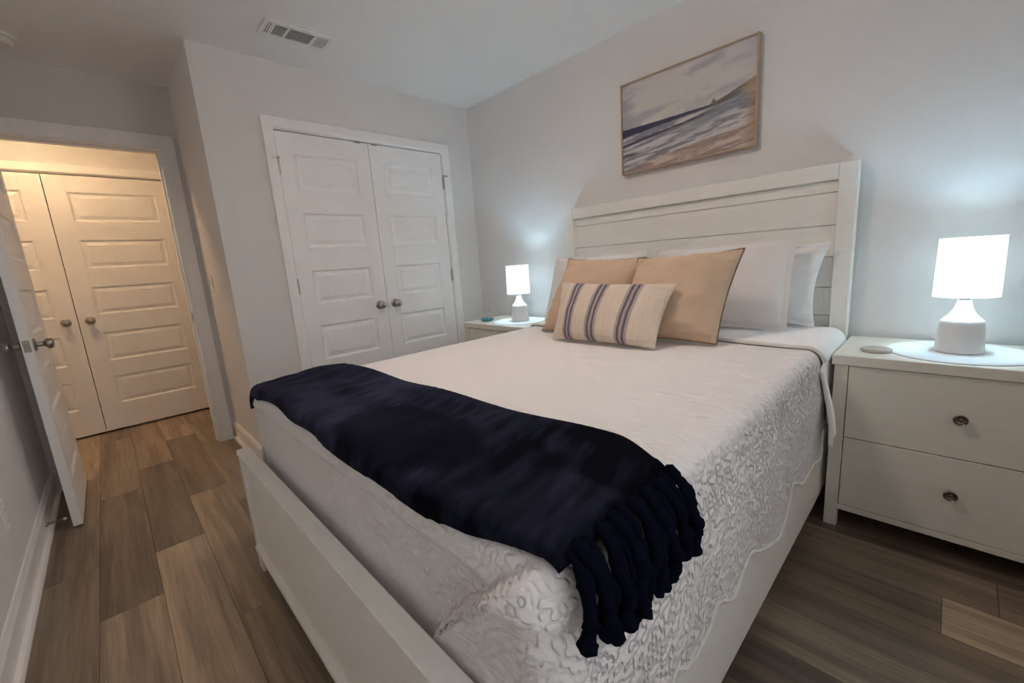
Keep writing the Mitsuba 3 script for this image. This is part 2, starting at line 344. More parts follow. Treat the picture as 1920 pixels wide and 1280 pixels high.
part(t2, 'door_stop_strip', cat_(cbox((XD - 0.085, EY1 - 0.011, 0), (XD - 0.048, EY1, EZ)), cbox((XD - 0.085, EY0, 0), (XD - 0.048, EY0 + 0.011, EZ)), cbox((XD - 0.085, EY0, EZ - 0.011), (XD - 0.048, EY1, EZ))), 'm_trim')
part(t2, 'strike_plate', cbox((XD - 0.040, EY1 - 0.002, 0.905), (XD - 0.004, EY1 + 0.001, 0.960), 0.0008), 'm_nickel', label='small metal strike plate in the door jamb')
part(t2, 'hall_side_casing', casing((XD - WT, 0, 0), EY, EZZ, -EX, EY0, EY1, EZ, CPROF), 'm_trim', 25)
t3 = struct('trim_3', casing((XH, 0, 0), EY, EZZ, EX, HD0 - 0.003, HD1 + 0.003, CDZ + 0.003, CPROF), 'm_trim', 'casing around the hall closet double door', 'trim', 25)
part(t3, 'jamb', jamb((XH, 0, 0), EY, EZZ, -EX, HD0 - 0.003, HD1 + 0.003, CDZ + 0.003, 0.11), 'm_trim')

def baseboard(p0, p1, N, h=0.133, shoe=True):
    p0, p1, N = (np.asarray(x, float) for x in (p0, p1, N))
    prof = [(0, 0), (0.031 if shoe else 0.013, 0)]
    if shoe: prof += [(0.031, 0.010), (0.026, 0.019), (0.016, 0.022), (0.013, 0.022)]
    prof += [(0.013, 0.098), (0.0155, 0.103), (0.0155, 0.109), (0.009, 0.120), (0.0065, h - 0.002), (0.004, h), (0, h)]
    P = np.array([[p0 + N * a + EZZ * b, p1 + N * a + EZZ * b] for a, b in prof])
    m = grid_mesh(P, close_u=True)
    n = len(prof); caps = []
    for c in (0, 1): caps += [[c, i * 2 + c, (i + 1) * 2 + c] for i in range(1, n - 1)]
    return trimesh.Trimesh(m.vertices, np.vstack([m.faces, caps]), process=False)
struct('baseboard_right', baseboard((XR, YL, 0), (XR, 0, 0), -EX, shoe=False), 'm_trim', 'white baseboard of the right wall under the added window', 'baseboard', 20)
struct('baseboard_left', baseboard((XD + 0.01, YL, 0), (XR, YL, 0), EY), 'm_trim', 'white baseboard with shoe moulding along the left wall', 'baseboard', 20)
struct('baseboard_return', baseboard((XD + 0.0205, YR, 0), (0.016, YR, 0), -EY), 'm_trim', 'white baseboard under the light switch by the doorway', 'baseboard', 20)
struct('baseboard_closet', cat_(baseboard((0, YR - 0.016, 0), (0, CD0 - 0.07, 0), EX), baseboard((0, CD1 + 0.07, 0), (0, 0, 0), EX)), 'm_trim', 'white baseboard of the closet wall', 'baseboard', 20)
struct('baseboard_headboard', baseboard((0.0, 0, 0), (XR, 0, 0), -EY, shoe=False), 'm_trim', 'white baseboard behind bed and nightstands', 'baseboard', 20)

# ---------------------------------------------------------------- doors
PZ = [(0.228, 0.462), (0.590, 0.828), (0.972, 1.195), (1.340, 1.560), (1.700, 1.920)]
def panel_mesh(a, b, c, d, both, th, pocket):
    """raised panel between u a..b and z c..d; front face at y 0 going to y th (thickness)"""
    rings = [(0.0, 0.0), (0.004, 0.001), (0.013, pocket), (0.020, pocket), (0.040, 0.0035), (0.043, 0.003)]
    def side(sgn, y0):
        P = []
        for i, dep in rings:
            P.append([[a + i, y0 + sgn * dep, c + i], [b - i, y0 + sgn * dep, c + i], [b - i, y0 + sgn * dep, d - i], [a + i, y0 + sgn * dep, d - i]])
        m = grid_mesh(np.array(P), close_v=True)
        n = len(m.vertices)
        f = np.vstack([m.faces, [[n - 4, n - 3, n - 2], [n - 4, n - 2, n - 1]]])
        return trimesh.Trimesh(m.vertices, f, process=False)
    ms = [side(1, 0.0)]
    if both: ms.append(side(-1, th))
    return cat_(*ms)

def make_door(name, label, w, stile, place, mname='m_door', both=False, bottom=0.015, knob_u=None, hinges=None, kz=0.934, cat='door'):
    """door in its own frame: u = x from 0 to w, front face at y = 0, back at y = th, z up; place = 4x4"""
    th, pocket = 0.035, 0.009
    A = lambda m: m.copy().apply_transform(place) if m is not None else m
    a, b = stile, w - stile
    y0, y1 = (0, th)
    ms = [cbox((0, y0, bottom), (a, y1, CDZ - 0.003), 0.001), cbox((b, y0, bottom), (w, y1, CDZ - 0.003), 0.001)]
    zs = [bottom] + [z for pz in PZ for z in pz] + [CDZ - 0.003]
    for i in range(0, len(zs), 2): ms.append(cbox((a, y0, zs[i]), (b, y1, zs[i + 1])))
    for c, d in PZ: ms.append(cbox((a, y0 + pocket + 0.001, c), (b, y1 - (pocket + 0.001 if both else 0.001), d)))
    k = struct(name, A(cat_(*ms)), mname, label, cat)
    for c, d in PZ: part(k, 'panel', A(panel_mesh(a, b, c, d, both, th, pocket)), mname)
    if knob_u is not None:
        prof = [(0, -0.001), (0.031, -0.001), (0.031, 0.004), (0.027, 0.008), (0.013, 0.010), (0.0115, 0.030), (0.016, 0.036), (0.0255, 0.043), (0.0275, 0.052), (0.024, 0.061), (0.014, 0.066), (0, 0.067)]
        part(k, 'knob', A(lathe(prof, 28, (knob_u, 0, kz), (0, -1, 0))), 'm_nickel', 40, label='round satin nickel knob')
        if both: part(k, 'knob', A(lathe(prof, 28, (knob_u, th, kz), (0, 1, 0))), 'm_nickel', 40, label='round satin nickel knob')
    for hx, hz in hinges or []:
        m = cat_(lathe([(0, -0.048), (0.0065, -0.048), (0.0065, 0.048), (0, 0.048)], 12, (hx, -0.006, hz)), lathe([(0, 0.048), (0.005, 0.048), (0.005, 0.054), (0, 0.055)], 10, (hx, -0.006, hz)),
                 cbox((hx - 0.008, -0.001, hz - 0.045), (hx + 0.008, 0.002, hz + 0.045)))
        part(k, 'hinge', A(m), 'm_nickel', 30, label='metal butt hinge')
    return k, A
def frame_place(o, U, B):
    M = np.eye(4); M[:3, 0] = U; M[:3, 1] = B; M[:3, 2] = (0, 0, 1); M[:3, 3] = o
    return M
# closet doors: front faces +x, so u runs along +y and the back goes to -x
RC = -0.004
w1, w2 = CDS - 0.0015 - CD0, CD1 - CDS - 0.0015
d1, A1 = make_door('door_1', 'left leaf of the white panelled closet double door', w1, 0.098, frame_place((RC, CD0, 0), EY, -EX), knob_u=w1 - 0.062, hinges=[(-0.003, z) for z in (0.26, 1.092, 1.832)], kz=0.915)
d2, A2 = make_door('door_2', 'right leaf of the white panelled closet double door', w2, 0.104, frame_place((RC, CDS + 0.0015, 0), EY, -EX), knob_u=0.062, hinges=[(w2 + 0.003, z) for z in (0.26, 1.086, 1.822)], kz=0.915)
for k, A, x, s in ((d1, A1, -0.003, -1), (d2, A2, w2 + 0.003, 1)):
    z = 1.832 if s < 0 else 1.822
    m = cat_(cbox((x - 0.004, -0.034, z + 0.046), (x + 0.004, -0.004, z + 0.056), 0.001), cbox((x + s * 0.028 - 0.004, -0.020, z + 0.047), (x, -0.014, z + 0.055), 0.001), lathe([(0, 0), (0.006, 0), (0.006, 0.01), (0, 0.01)], 10, (x + s * 0.03, -0.012, z + 0.051), (0, -1, 0)))
    part(k, 'hinge_stop', A(m), 'm_nickel', 30, label='hinge pin door stop')
for k, A, x in ((d1, A1, w1 - 0.075), (d2, A2, 0.045)):
    part(k, 'ball_catch', A(cbox((x - 0.022, -0.002, CDZ - 0.010), (x + 0.022, 0.020, CDZ + 0.001), 0.001)), 'm_nickel', label='small metal ball catch')
# hall closet doors
d3, A3 = make_door('door_3', 'right leaf of the panelled hall closet double door', HW - 0.002, 0.118, frame_place((XH - 0.004, HS + 0.002, 0), EY, -EX), knob_u=0.066)
d4, A4 = make_door('door_4', 'left leaf of the hall closet double door half hidden by the open door', HW - 0.002, 0.118, frame_place((XH - 0.004, HD0, 0), EY, -EX), knob_u=HW - 0.068)
struct('wall_hall_closet_back', boxes(((XH - 0.13, HD0 - 0.05, 0), (XH - 0.116, HD1 + 0.05, H)), ((-0.13, CD0 - 0.05, 0), (-0.116, CD1 + 0.05, H))), 'm_dark', 'dark closet interiors behind the shut doors', 'wall')
# the open bedroom door, standing parallel to the left wall: front (panelled) faces +y
DW = 0.722
d5, A5 = make_door('door_5', 'open white bedroom door standing against the left wall', DW, 0.112, frame_place((XD + 0.004, -2.7170, 0), EX, -EY), both=True, bottom=0.012, knob_u=DW - 0.062, kz=0.930,
                   hinges=None)
part(d5, 'latch_plate', A5(cbox((DW - 0.0005, 0.0055, 0.902), (DW + 0.0012, 0.0295, 0.958), 0.0004)), 'm_nickel', label='metal latch plate on the door edge')
part(d5, 'latch_bolt', A5(cbox((DW, 0.011, 0.921), (DW + 0.009, 0.024, 0.939), 0.003)), 'm_nickel', label='spring latch bolt')
part(d5, 'hinge', A5(cat_(*[lathe([(0, -0.045), (0.0065, -0.045), (0.0065, 0.045), (0, 0.045)], 12, (-0.003, 0.041, z)) for z in (1.83,)])), 'm_nickel', 30)

# ---------------------------------------------------------------- ceiling things
vx0, vx1, vy0, vy1 = 0.285, 0.452, -1.620, -1.270
v = thing('ceiling_vent', 'white rectangular ceiling air vent with louvre sections near the closet', 'vent')
fr = []
cells = [(-1.603, -1.572), (-1.562, -1.505), (-1.493, -1.372), (-1.360, -1.292)]
ix0, ix1 = vx0 + 0.028, vx1 - 0.028
zb = H - 0.007
fr += [cbox((vx0, vy0, zb), (ix0, vy1, H), 0.003), cbox((ix1, vy0, zb), (vx1, vy1, H), 0.003)]
ys = [vy0] + [y for c in cells for y in c] + [vy1]
for i in range(0, len(ys), 2): fr.append(cbox((ix0 - 0.002, ys[i], zb), (ix1 + 0.002, ys[i + 1], H), 0.0015))
part(v, 'frame', cat_(*fr), 'm_plastic')
part(v, 'duct', cbox((ix0, vy0 + 0.01, H - 0.0025), (ix1, vy1 - 0.01, H - 0.0005)), 'm_slot', label='dark opening behind the louvres')
for (a, b), tilt in zip(cells, (None, 1, 1, None)):
    ms = []
    if tilt:
        for x in np.arange(ix0 + 0.008, ix1 - 0.002, 0.0135):
            ms.append(cbox((x - 0.0006, a, zb + 0.0005), (x + 0.0006, b, H - 0.0025)))
    else:
        for y in np.arange(a + 0.005, b, 0.0105):
            m = cbox((ix0, -0.0048, -0.0005), (ix1, 0.0048, 0.0005)); m.apply_transform(trimesh.transformations.rotation_matrix(math.radians(18), [1, 0, 0])); m.apply_translation((0, y, zb + 0.0022)); ms.append(m)
    part(v, 'louvres', cat_(*ms), 'm_plastic')
s = thing('smoke_detector', 'round white smoke detector on the alcove ceiling at the left edge', 'smoke detector')
sc = (-0.455, -2.590)
part(s, 'base', lathe([(0, H), (0.072, H), (0.072, H - 0.010), (0.068, H - 0.013), (0, H - 0.013)], 40, (sc[0], sc[1], 0)), 'm_plastic', 30)
part(s, 'cover', lathe([(0, H - 0.013), (0.052, H - 0.013), (0.055, H - 0.018), (0.053, H - 0.034), (0.046, H - 0.041), (0, H - 0.043)], 40, (sc[0], sc[1], 0)), 'm_plastic', 30)

def dome_light(name, label, x, y, r, drop, rad, rim, stem=0.0):
    k = thing(name, label, 'ceiling light')
    part(k, 'base', lathe([(0, H - 0.001), (rim, H - 0.001), (rim, H - 0.020), (rim - 0.012, H - 0.026), (0, H - 0.026)], 40, (x, y, 0)), 'm_nickel', 30)
    top = H - 0.027 - stem
    if stem: part(k, 'stem', lathe([(0, H - 0.02), (0.012, H - 0.02), (0.012, top - 0.004), (0.03, top - 0.004), (0.03, top), (0, top)], 24, (x, y, 0)), 'm_nickel', 30)
    a = np.linspace(-math.pi / 2 if stem else 0, math.pi / 2, 17 if stem else 9)
    zc = top - (drop if stem else 0)
    prof = [(r * max(math.cos(t), 0.0), zc - drop * math.sin(t)) for t in a]; prof[-1] = (0, prof[-1][1])
    if stem: prof[0] = (0, prof[0][1])
    else: prof = [(0, top)] + prof
    m = lathe(prof, 40, (x, y, 0)); m.fix_normals()
    kk = part(k, 'diffuser', m, 'm_ceramic', True)
    scene[kk]['emitter'] = {'type': 'area', 'radiance': rgb(rad)}
    return k
dome_light('ceiling_light', 'flush ceiling light with shallow white glass dome in the bedroom', 1.74, -1.40, 0.130, 0.058, ROOM_LIGHT, 0.145)
dome_light('ceiling_light', 'small round flush light on the hallway ceiling', -1.13, -2.72, 0.080, 0.085, HALL_LIGHT, 0.090)

# ---------------------------------------------------------------- wall fittings
k = thing('light_switch', 'white light switch plate on the side wall by the doorway', 'light switch')
part(k, 'plate', cbox((-0.5925, YR - 0.006, 1.098), (-0.5225, YR, 1.212), 0.002), 'm_plastic')
part(k, 'toggle', cbox((-0.5625, YR - 0.016, 1.148), (-0.5525, YR - 0.005, 1.172), 0.002), 'm_plastic')
k = thing('wall_outlet', 'white power outlet low on the left wall at the photo edge', 'outlet')
part(k, 'plate', cbox((0.505, YL, 0.303), (0.575, YL + 0.006, 0.418), 0.002), 'm_plastic')
for z in (0.338, 0.383):
    part(k, 'socket', cat_(cbox((0.524, YL + 0.005, z - 0.015), (0.556, YL + 0.0085, z + 0.015), 0.002)), 'm_plastic')
    part(k, 'slots', cat_(cbox((0.533, YL + 0.008, z - 0.005), (0.535, YL + 0.0088, z + 0.006)), cbox((0.545, YL + 0.008, z - 0.005), (0.547, YL + 0.0088, z + 0.006))), 'm_dark')
k = thing('spring_door_stop', 'thin spring door stop between baseboard and open door', 'door stop')
sx, sz = -0.052, 0.056
part(k, 'base', lathe([(0, 0), (0.011, 0), (0.009, 0.006), (0, 0.006)], 16, (sx, YL + 0.0130, sz), (0, 1, 0)), 'm_nickel', 30)
tt = np.linspace(0, 1, 150)
part(k, 'spring', tube(np.c_[sx + 0.0052 * np.cos(tt * 2 * np.pi * 14), YL + 0.019 + 0.056 * tt, sz + 0.0052 * np.sin(tt * 2 * np.pi * 14)], 0.0011, 5), 'm_nickel', True)
part(k, 'tip', lathe([(0, 0), (0.0075, 0), (0.0075, 0.009), (0.005, 0.012), (0, 0.012)], 16, (sx, YL + 0.0745, sz), (0, 1, 0)), 'm_rubber', 30, label='white rubber tip')

# ---------------------------------------------------------------- painting
k = thing('painting', 'framed seascape painting hanging above the headboard', 'painting')
part(k, 'canvas', cbox((PX0 + 0.006, -0.029, PZ0 + 0.006), (PX1 - 0.006, -0.008, PZ1 - 0.006)), 'm_seascape', label='canvas with sea, dark horizon band and dune')
for a, b in (((PX0, -0.038, PZ0), (PX0 + 0.008, -0.002, PZ1)), ((PX1 - 0.008, -0.038, PZ0), (PX1, -0.002, PZ1)), ((PX0, -0.038, PZ0), (PX1, -0.002, PZ0 + 0.008)), ((PX0, -0.038, PZ1 - 0.008), (PX1, -0.002, PZ1))):
    part(k, 'frame_rail', cbox(a, b, 0.001), 'm_frame', label='slim light brown wooden frame rail')

# ---------------------------------------------------------------- bed
bed = thing('bed', 'white wooden queen bed with plank headboard and low footboard', 'bed')
bx0, bx1 = 1.0476, 2.6209
HY, HZ = -0.075, 1.480
for a, b in ((bx0, 1.112), (2.5545, bx1)): part(bed, 'headboard_post', cbox((a, HY, 0), (b, -0.016, HZ), 0.003), 'm_bedwood')
part(bed, 'headboard_top_rail', cbox((1.112, HY, 1.412), (2.5545, -0.016, HZ), 0.003), 'm_bedwood')
zz = [1.412, 1.360, 1.2185, 1.080, 0.9425, 0.812, 0.672, 0.532, 0.392]
for a, b in zip(zz[:-1], zz[1:]):
    part(bed, 'headboard_plank', cbox((1.112, -0.054, b + 0.0008), (2.5545, -0.034, a - 0.0008), 0.0035), 'm_bedwood')
part(bed, 'headboard_backing', cbox((1.112, -0.036, 0.40), (2.5545, -0.022, 1.412)), 'm_bedwood')
FY0, FY1, FZ = -2.177, -2.131, 0.513
part(bed, 'footboard_panel', cbox((1.095, FY0 + 0.008, 0.112), (2.575, FY1 - 0.004, FZ - 0.020)), 'm_bedwood')
part(bed, 'footboard_cap', cbox((bx0 - 0.004, FY0 - 0.002, FZ - 0.022), (bx1 + 0.004, FY1, FZ), 0.003), 'm_bedwood')
for a, b in ((bx0, 1.100), (2.570, bx1)):
    part(bed, 'footboard_post', cbox((a, FY0 + 0.002, 0), (b, FY1 - 0.002, FZ - 0.02), 0.002), 'm_bedwood')
part(bed, 'footboard_bottom_rail', cbox((1.099, FY0 - 0.010, 0.104), (2.571, FY1 - 0.004, 0.128), 0.003), 'm_bedwood')
for a, b in ((bx0 + 0.0, bx0 + 0.028), (bx1 - 0.028, bx1)):
    part(bed, 'side_rail', cbox((a, FY1 - 0.006, 0.107), (b, HY + 0.005, 0.395), 0.003), 'm_bedwood')
part(bed, 'mattress_base', cbox((1.08, -2.095, 0.25), (2.59, -0.085, 0.30), 0.003), 'm_bedwood')

# ---- quilt over the mattress: rings from the middle of the top out to the hem
QX0, QX1, QY0, QY1, QZ = 1.080, 2.612, -2.103, -0.085, 0.750
def rrect(x0, x1, y0, y1, r, ds):
    """closed path, counter-clockwise from the head end of the right side... returns points, outward normals"""
    pts, nor = [], []
    def arc(cx, cy, a0, a1):
        n = max(3, int(abs(a1 - a0) * r / ds))
        for a in np.linspace(a0, a1, n, endpoint=False):
            pts.append((cx + r * math.cos(a), cy + r * math.sin(a))); nor.append((math.cos(a), math.sin(a)))
    def line(p, q, n_):
        n = max(2, int(math.dist(p, q) / ds))
        for t in np.linspace(0, 1, n, endpoint=False):
            pts.append((p[0] + (q[0] - p[0]) * t, p[1] + (q[1] - p[1]) * t)); nor.append(n_)
    h = math.pi / 2
    line((x1, y0 + r), (x1, y1 - r), (1, 0)); arc(x1 - r, y1 - r, 0, h)
    line((x1 - r, y1), (x0 + r, y1), (0, 1)); arc(x0 + r, y1 - r, h, 2 * h)
    line((x0, y1 - r), (x0, y0 + r), (-1, 0)); arc(x0 + r, y0 + r, 2 * h, 3 * h)
    line((x0 + r, y0), (x1 - r, y0), (0, -1)); arc(x1 - r, y0 + r, 3 * h, 4 * h)
    return np.array(pts), np.array(nor)
from scipy.interpolate import PchipInterpolator
_hem = sorted([(-0.08, 0.42), (-0.35, 0.40), (-0.44, 0.385), (-0.60, 0.345), (-0.74, 0.372), (-0.84, 0.352), (-0.975, 0.398), (-1.02, 0.330), (-1.10, 0.300), (-1.20, 0.322), (-1.30, 0.352), (-1.38, 0.386), (-1.43, 0.378), (-1.52, 0.362), (-1.605, 0.398),
               (-1.640, 0.362), (-1.70, 0.345), (-1.77, 0.372), (-1.822, 0.412), (-1.86, 0.355), (-1.96, 0.335), (-2.2, 0.36)])
hem_right = PchipInterpolator([a for a, b in _hem], [b for a, b in _hem])
def build_quilt():
    path, nor = rrect(QX0, QX1, QY0, QY1, 0.055, 0.009)
    n = len(path)
    ctr = np.array([(QX0 + QX1) / 2, (QY0 + QY1) / 2])
    R = 0.045
    right, foot, left, head = (np.clip(nor @ np.array(v), 0, 1) for v in ((1, 0), (0, -1), (-1, 0), (0, 1)))
    hem = right ** 2 * hem_right(path[:, 1]) + foot ** 2 * 0.400 + left ** 2 * (0.38 + 0.03 * np.sin(path[:, 1] * 15)) + head ** 2 * 0.60
    rows = []
    # flat top, denser toward the edge
    inner = path - nor * R
    for s_ in np.concatenate([np.linspace(0, 0.9, 46), np.linspace(0.91, 1.0, 12)]):
        p = ctr + (inner - ctr) * s_
        rows.append(np.c_[p, np.full(n, QZ)])
    for a in np.linspace(0, math.pi / 2, 8)[1:]:
        rows.append(np.c_[inner + nor * R * math.sin(a), np.full(n, QZ - R * (1 - math.cos(a)))])
    for t in np.linspace(0, 1, 46)[1:]:
        z = (QZ - R) * (1 - t) + hem * t
        drop = (QZ - R - z)
        flare = right * 0.024 * np.clip(drop / 0.12, 0, 1) * sstep(-0.42, -0.58, path[:, 1]) + left * 0.03 * np.clip(drop / 0.3, 0, 1)
        rows.append(np.c_[path + nor * flare[:, None], z])
    P = np.array(rows)
    m = grid_mesh(P, close_v=True)
    v = m.vertices.reshape(P.shape)
    # normals for displacement
    du = np.gradient(P, axis=0); dv = np.roll(P, -1, 1) - np.roll(P, 1, 1)
    N = np.cross(du, dv); N /= np.linalg.norm(N, axis=2, keepdims=True) + 1e-9
    N[:46] = (0, 0, 1)
    up = P[:, :, 2]
    X, Y, Z = P[..., 0], P[..., 1], P[..., 2]
    onside = np.clip((QZ - Z) / 0.06, 0, 1)
    rgt, ft, lf = right[None] * onside, foot[None] * onside, left[None] * onside
    d = 0.006 * (meshkit.fbm(P * 5, 3, 1) - 0.5) * (0.4 + onside)
    d += 0.0025 * (meshkit.fbm(P * np.array([9, 30, 9]), 3, 2) - 0.5) * (1 - onside)
    # folds hanging down the right side
    fold = np.sin(Y * 15.5 + 1.4 * np.sin(Y * 4.0)) * 0.5 + 0.5
    d += rgt * 0.010 * (fold - 0.5) * np.clip((QZ - Z) / 0.30, 0, 1) * sstep(-0.45, -0.62, Y)
    # crosswise puckers where the quilt bends over the right edge
    d += 0.0035 * np.sin(Y * 150 + 3 * np.sin(Y * 23)) * np.exp(-((Z - (QZ - 0.06)) / 0.05) ** 2) * right[None]
    # mattress welt showing through along the foot
    d += ft * 0.006 * np.exp(-((Z - (QZ - 0.055)) / 0.010) ** 2)
    # foot face: soft vertical rumples and the corner flap folded round from the right side
    d += ft * 0.009 * (meshkit.fbm(P * np.array([7, 4, 3.0]), 3, 5) - 0.5) * np.clip((QZ - 0.05 - Z) / 0.2, 0, 1)
    zc = np.interp(X, [2.28, 2.325, 2.42, 2.52, 2.60], [0.42, 0.50, 0.612, 0.706, 0.775])
    side_of = zc - Z
    flap = ft * sstep(-0.004, 0.005, side_of) * sstep(2.27, 2.31, X)
    d += flap * (0.016 + 0.012 * np.exp(-(side_of / 0.04) ** 2) + sstep(0.50, 0.57, Z) * (0.004 + 0.007 * np.exp(-((side_of - 0.02) / 0.035) ** 2)))
    d += flap * 0.0028 * np.sin((Z - 0.25 * X) * 120 + 4 * meshkit.fbm(P * 6, 2, 8)) * sstep(0.02, 0.08, side_of)
    # tuck at the left foot corner
    d -= ft * 0.010 * np.exp(-((X - 1.125) / 0.012) ** 2) * np.clip((0.70 - Z) / 0.1, 0, 1)
    V = v + N * d[..., None]
    lim = FY1 + 0.004 - 0.055 * sstep(0.518, 0.66, V[..., 2])
    V[..., 1] = np.where(V[..., 1] < QY0, QY0 - (lim - QY0) * -1 * np.tanh((QY0 - V[..., 1]) / np.maximum(QY0 - lim, 1e-4)), V[..., 1])
    m = trimesh.Trimesh(V.reshape(-1, 3), m.faces, process=False)
    return m, V, path, nor
qm, QV, qpath, qnor = build_quilt()
qk = thing('quilt', 'off-white stitched quilt with scalloped edge covering the bed', 'quilt')
part(qk, 'cover', qm, 'm_quilt', True)
hemline = QV[-1]
sel = [i for i in range(len(qpath)) if qnor[i][1] < 0.5]
i0 = next(i for i in range(len(qpath)) if qnor[i][0] > 0.99 and qpath[i][1] > -2.0)
br = [i for i in range(len(qpath)) if qnor[i][0] > 0.9 and qpath[i][1] < -0.30]
br = sorted(br, key=lambda i: qpath[i][1])
part(qk, 'edge_binding', tube(hemline[br] + np.array([0.001, 0, 0]), 0.0042, 6), 'm_binding', True, label='pale scalloped edge binding')
solid('mattress', cbox((1.10, -2.07, 0.305), (2.585, -0.10, 0.735), 0.04), 'm_white_cloth', 'white mattress hidden under the quilt on the bed base', 'mattress')

# ---- the turned-back head end of the quilt: a second layer hanging further out on the right
def build_turnback():
    nv = 60
    rows = []
    # path across the bed in xz with arc-length, from left hem over the top to right hem
    def sect(yf):
        """yf 0 at the front edge, 1 at the head; returns polyline of (x, y, z)"""
        pts = []
        front = lambda x: -0.505 - 0.055 * sstep(2.05, 2.60, x) - 0.02 * np.sin(x * 6)
        for z in np.linspace(0.50, QZ - 0.03, 14):       # left side
            t = (QZ - 0.03 - z) / 0.25
            y = (front(1.08) - 0.05 * t) * (1 - yf) - 0.10 * yf
            pts.append((QX0 - 0.014 - 0.004 * t, y, z))
        for a in np.linspace(0, math.pi / 2, 6)[1:]:
            pts.append((QX0 + 0.031 - 0.045 * math.cos(a), front(1.1) * (1 - yf) - 0.10 * yf, QZ - 0.03 + 0.045 * math.sin(a)))
        for x in np.linspace(QX0 + 0.035, QX1 - 0.047, 110)[1:]:
            pts.append((x, front(x) * (1 - yf) - 0.10 * yf, QZ + 0.015))
        for a in np.linspace(math.pi / 2, 0, 9)[1:]:
            pts.append((QX1 - 0.046 + 0.062 * math.cos(a), front(2.6) * (1 - yf) - 0.10 * yf, QZ - 0.047 + 0.062 * math.sin(a)))
        for t in np.linspace(0, 1, 22)[1:]:               # right side, the front corner swinging forward as it falls
            z = QZ - 0.047 - 0.225 * t
            yfr = front(2.6) - 0.145 * t ** 0.5
            y = yfr * (1 - yf) - 0.12 * yf
            bulge = (0.062 * math.sin(min(t * 1.4, 1.57)) ) * float(sstep(-0.468, -0.60, y))
            pts.append((QX1 + 0.010 + bulge, y, z - 0.03 * (1 - yf) * t))
        return pts
    P = np.array([sect(t) for t in np.linspace(0, 1, 26)])
    wr = meshkit.fbm(P * np.array([7, 9, 7]), 3, 11) - 0.5
    P[..., 2] += 0.006 * wr * (P[..., 2] > 0.7)
    P[..., 0] += np.where(P[..., 2] < 0.70, 0.010 * wr * sstep(-0.48, -0.55, P[..., 1]), 0)
    return P
TB = build_turnback()
outer = grid_mesh(TB)
part(qk, 'turned_back_edge', outer, 'm_white_cloth', True, label='smooth white turned-back top edge of the quilt')
# rolled front edge gives the turn-back its thickness
fe = TB[0] + np.array([0, 0.004, -0.004])
part(qk, 'turned_back_hem', tube(fe, 0.0075, 8), 'm_binding', True)

# ---------------------------------------------------------------- throw blanket with tassels
def build_throw():
    """closed section (across y) swept along the bed's width"""
    sec = []                                                   # (y, offset above the quilt) loop
    yb, yf, th = -1.722, -2.094, 0.022
    n = 46
    xs = []
    def path(ns):
        out = []
        for z in np.linspace(0.700, QZ - 0.040, 5): out.append((QX0 - 0.006, z, -1, 0))
        for a in np.linspace(0, math.pi / 2, 7)[1:]: out.append((QX0 + 0.044 - 0.050 * math.cos(a), QZ - 0.045 + 0.050 * math.sin(a), -math.cos(a), math.sin(a)))
        for x in np.linspace(QX0 + 0.044, QX1 - 0.047, ns)[1:]: out.append((x, QZ + 0.005, 0, 1))
        for a in np.linspace(math.pi / 2, 0.95, 7)[1:]: out.append((QX1 - 0.046 + 0.054 * math.cos(a), QZ - 0.047 + 0.054 * math.sin(a), math.cos(a), math.sin(a)))
        return np.array(out)
    C = path(150)
    loop = []
    for t in np.linspace(0, 1, n): loop.append((t, 1.0))       # top from back (t=0) to front (t=1)
    for a in np.linspace(0, math.pi, 7)[1:-1]: loop.append((1 + 0.028 * math.sin(a), math.cos(a) * 0.5 + 0.5))
    for t in np.linspace(1, 0, 24): loop.append((t, 0.0))
    for a in np.linspace(0, math.pi, 7)[1:-1]: loop.append((-0.028 * math.sin(a), 0.5 - math.cos(a) * 0.5))
    P = np.zeros((len(C), len(loop), 3))
    for i, (x, z, nx, nz) in enumerate(C):
        back = yb - 0.030 * sstep(1.55, 1.10, x) - 0.012 * math.sin(x * 4.5) - 0.07 * sstep(2.45, 2.65, x)
        front = yf + 0.004 * math.sin(x * 5 + 1) - 0.002 * math.sin(x * 17) + 0.022 * sstep(2.42, 2.60, x) - 0.004 * sstep(1.5, 1.1, x)
        for j, (t, o) in enumerate(loop):
            y = back + (front - back) * t
            tt = max(y - (QY0 + 0.045), -0.06)                  # how far in front of where the quilt starts to round down
            down = 0.0
            if y < QY0 + 0.045:
                e = min((QY0 + 0.045 - y) / 0.047, 1.0); down = 0.046 * (1 - math.sqrt(max(0.0, 1 - e * e))) * 0.75
            w = th * (1 + 0.25 * math.sin(x * 11 + 6 * t)) * o
            wr = 0.0
            if o > 0.99:
                q = np.array([x * 9 + 2.2 * y, y * 2.2, 0.3])
                q2 = np.array([x * 26 + 7 * y, y * 3.5, 1.7])
                wr = (0.026 * (meshkit.fbm(q[None], 3, 21)[0] - 0.5) + 0.010 * (abs(meshkit.noise(q2[None], 5)[0] - 0.5) * 2 - 0.5)) * math.sin(math.pi * min(max(t, 0.02), 0.98)) ** 0.4
            P[i, j] = (x + nx * (w + wr), y, z + nz * (w + wr) - down)
    m = grid_mesh(P, close_v=True)
    caps = []
    v = m.vertices.tolist()
    for c in (0, len(C) - 1):
        b = c * len(loop); ci = len(v); v.append(P[c].mean(0).tolist())
        caps += [[ci, b + j, b + (j + 1) % len(loop)] for j in range(len(loop))]
    m = trimesh.Trimesh(np.array(v), np.vstack([m.faces, caps]), process=False)
    m.fix_normals()
    return m, P[-1, :n]
tm, tend = build_throw()
tk = thing('throw_blanket', 'folded navy blue plush throw with tasselled end across the foot of the bed', 'blanket')
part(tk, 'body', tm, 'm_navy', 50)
NT = 21
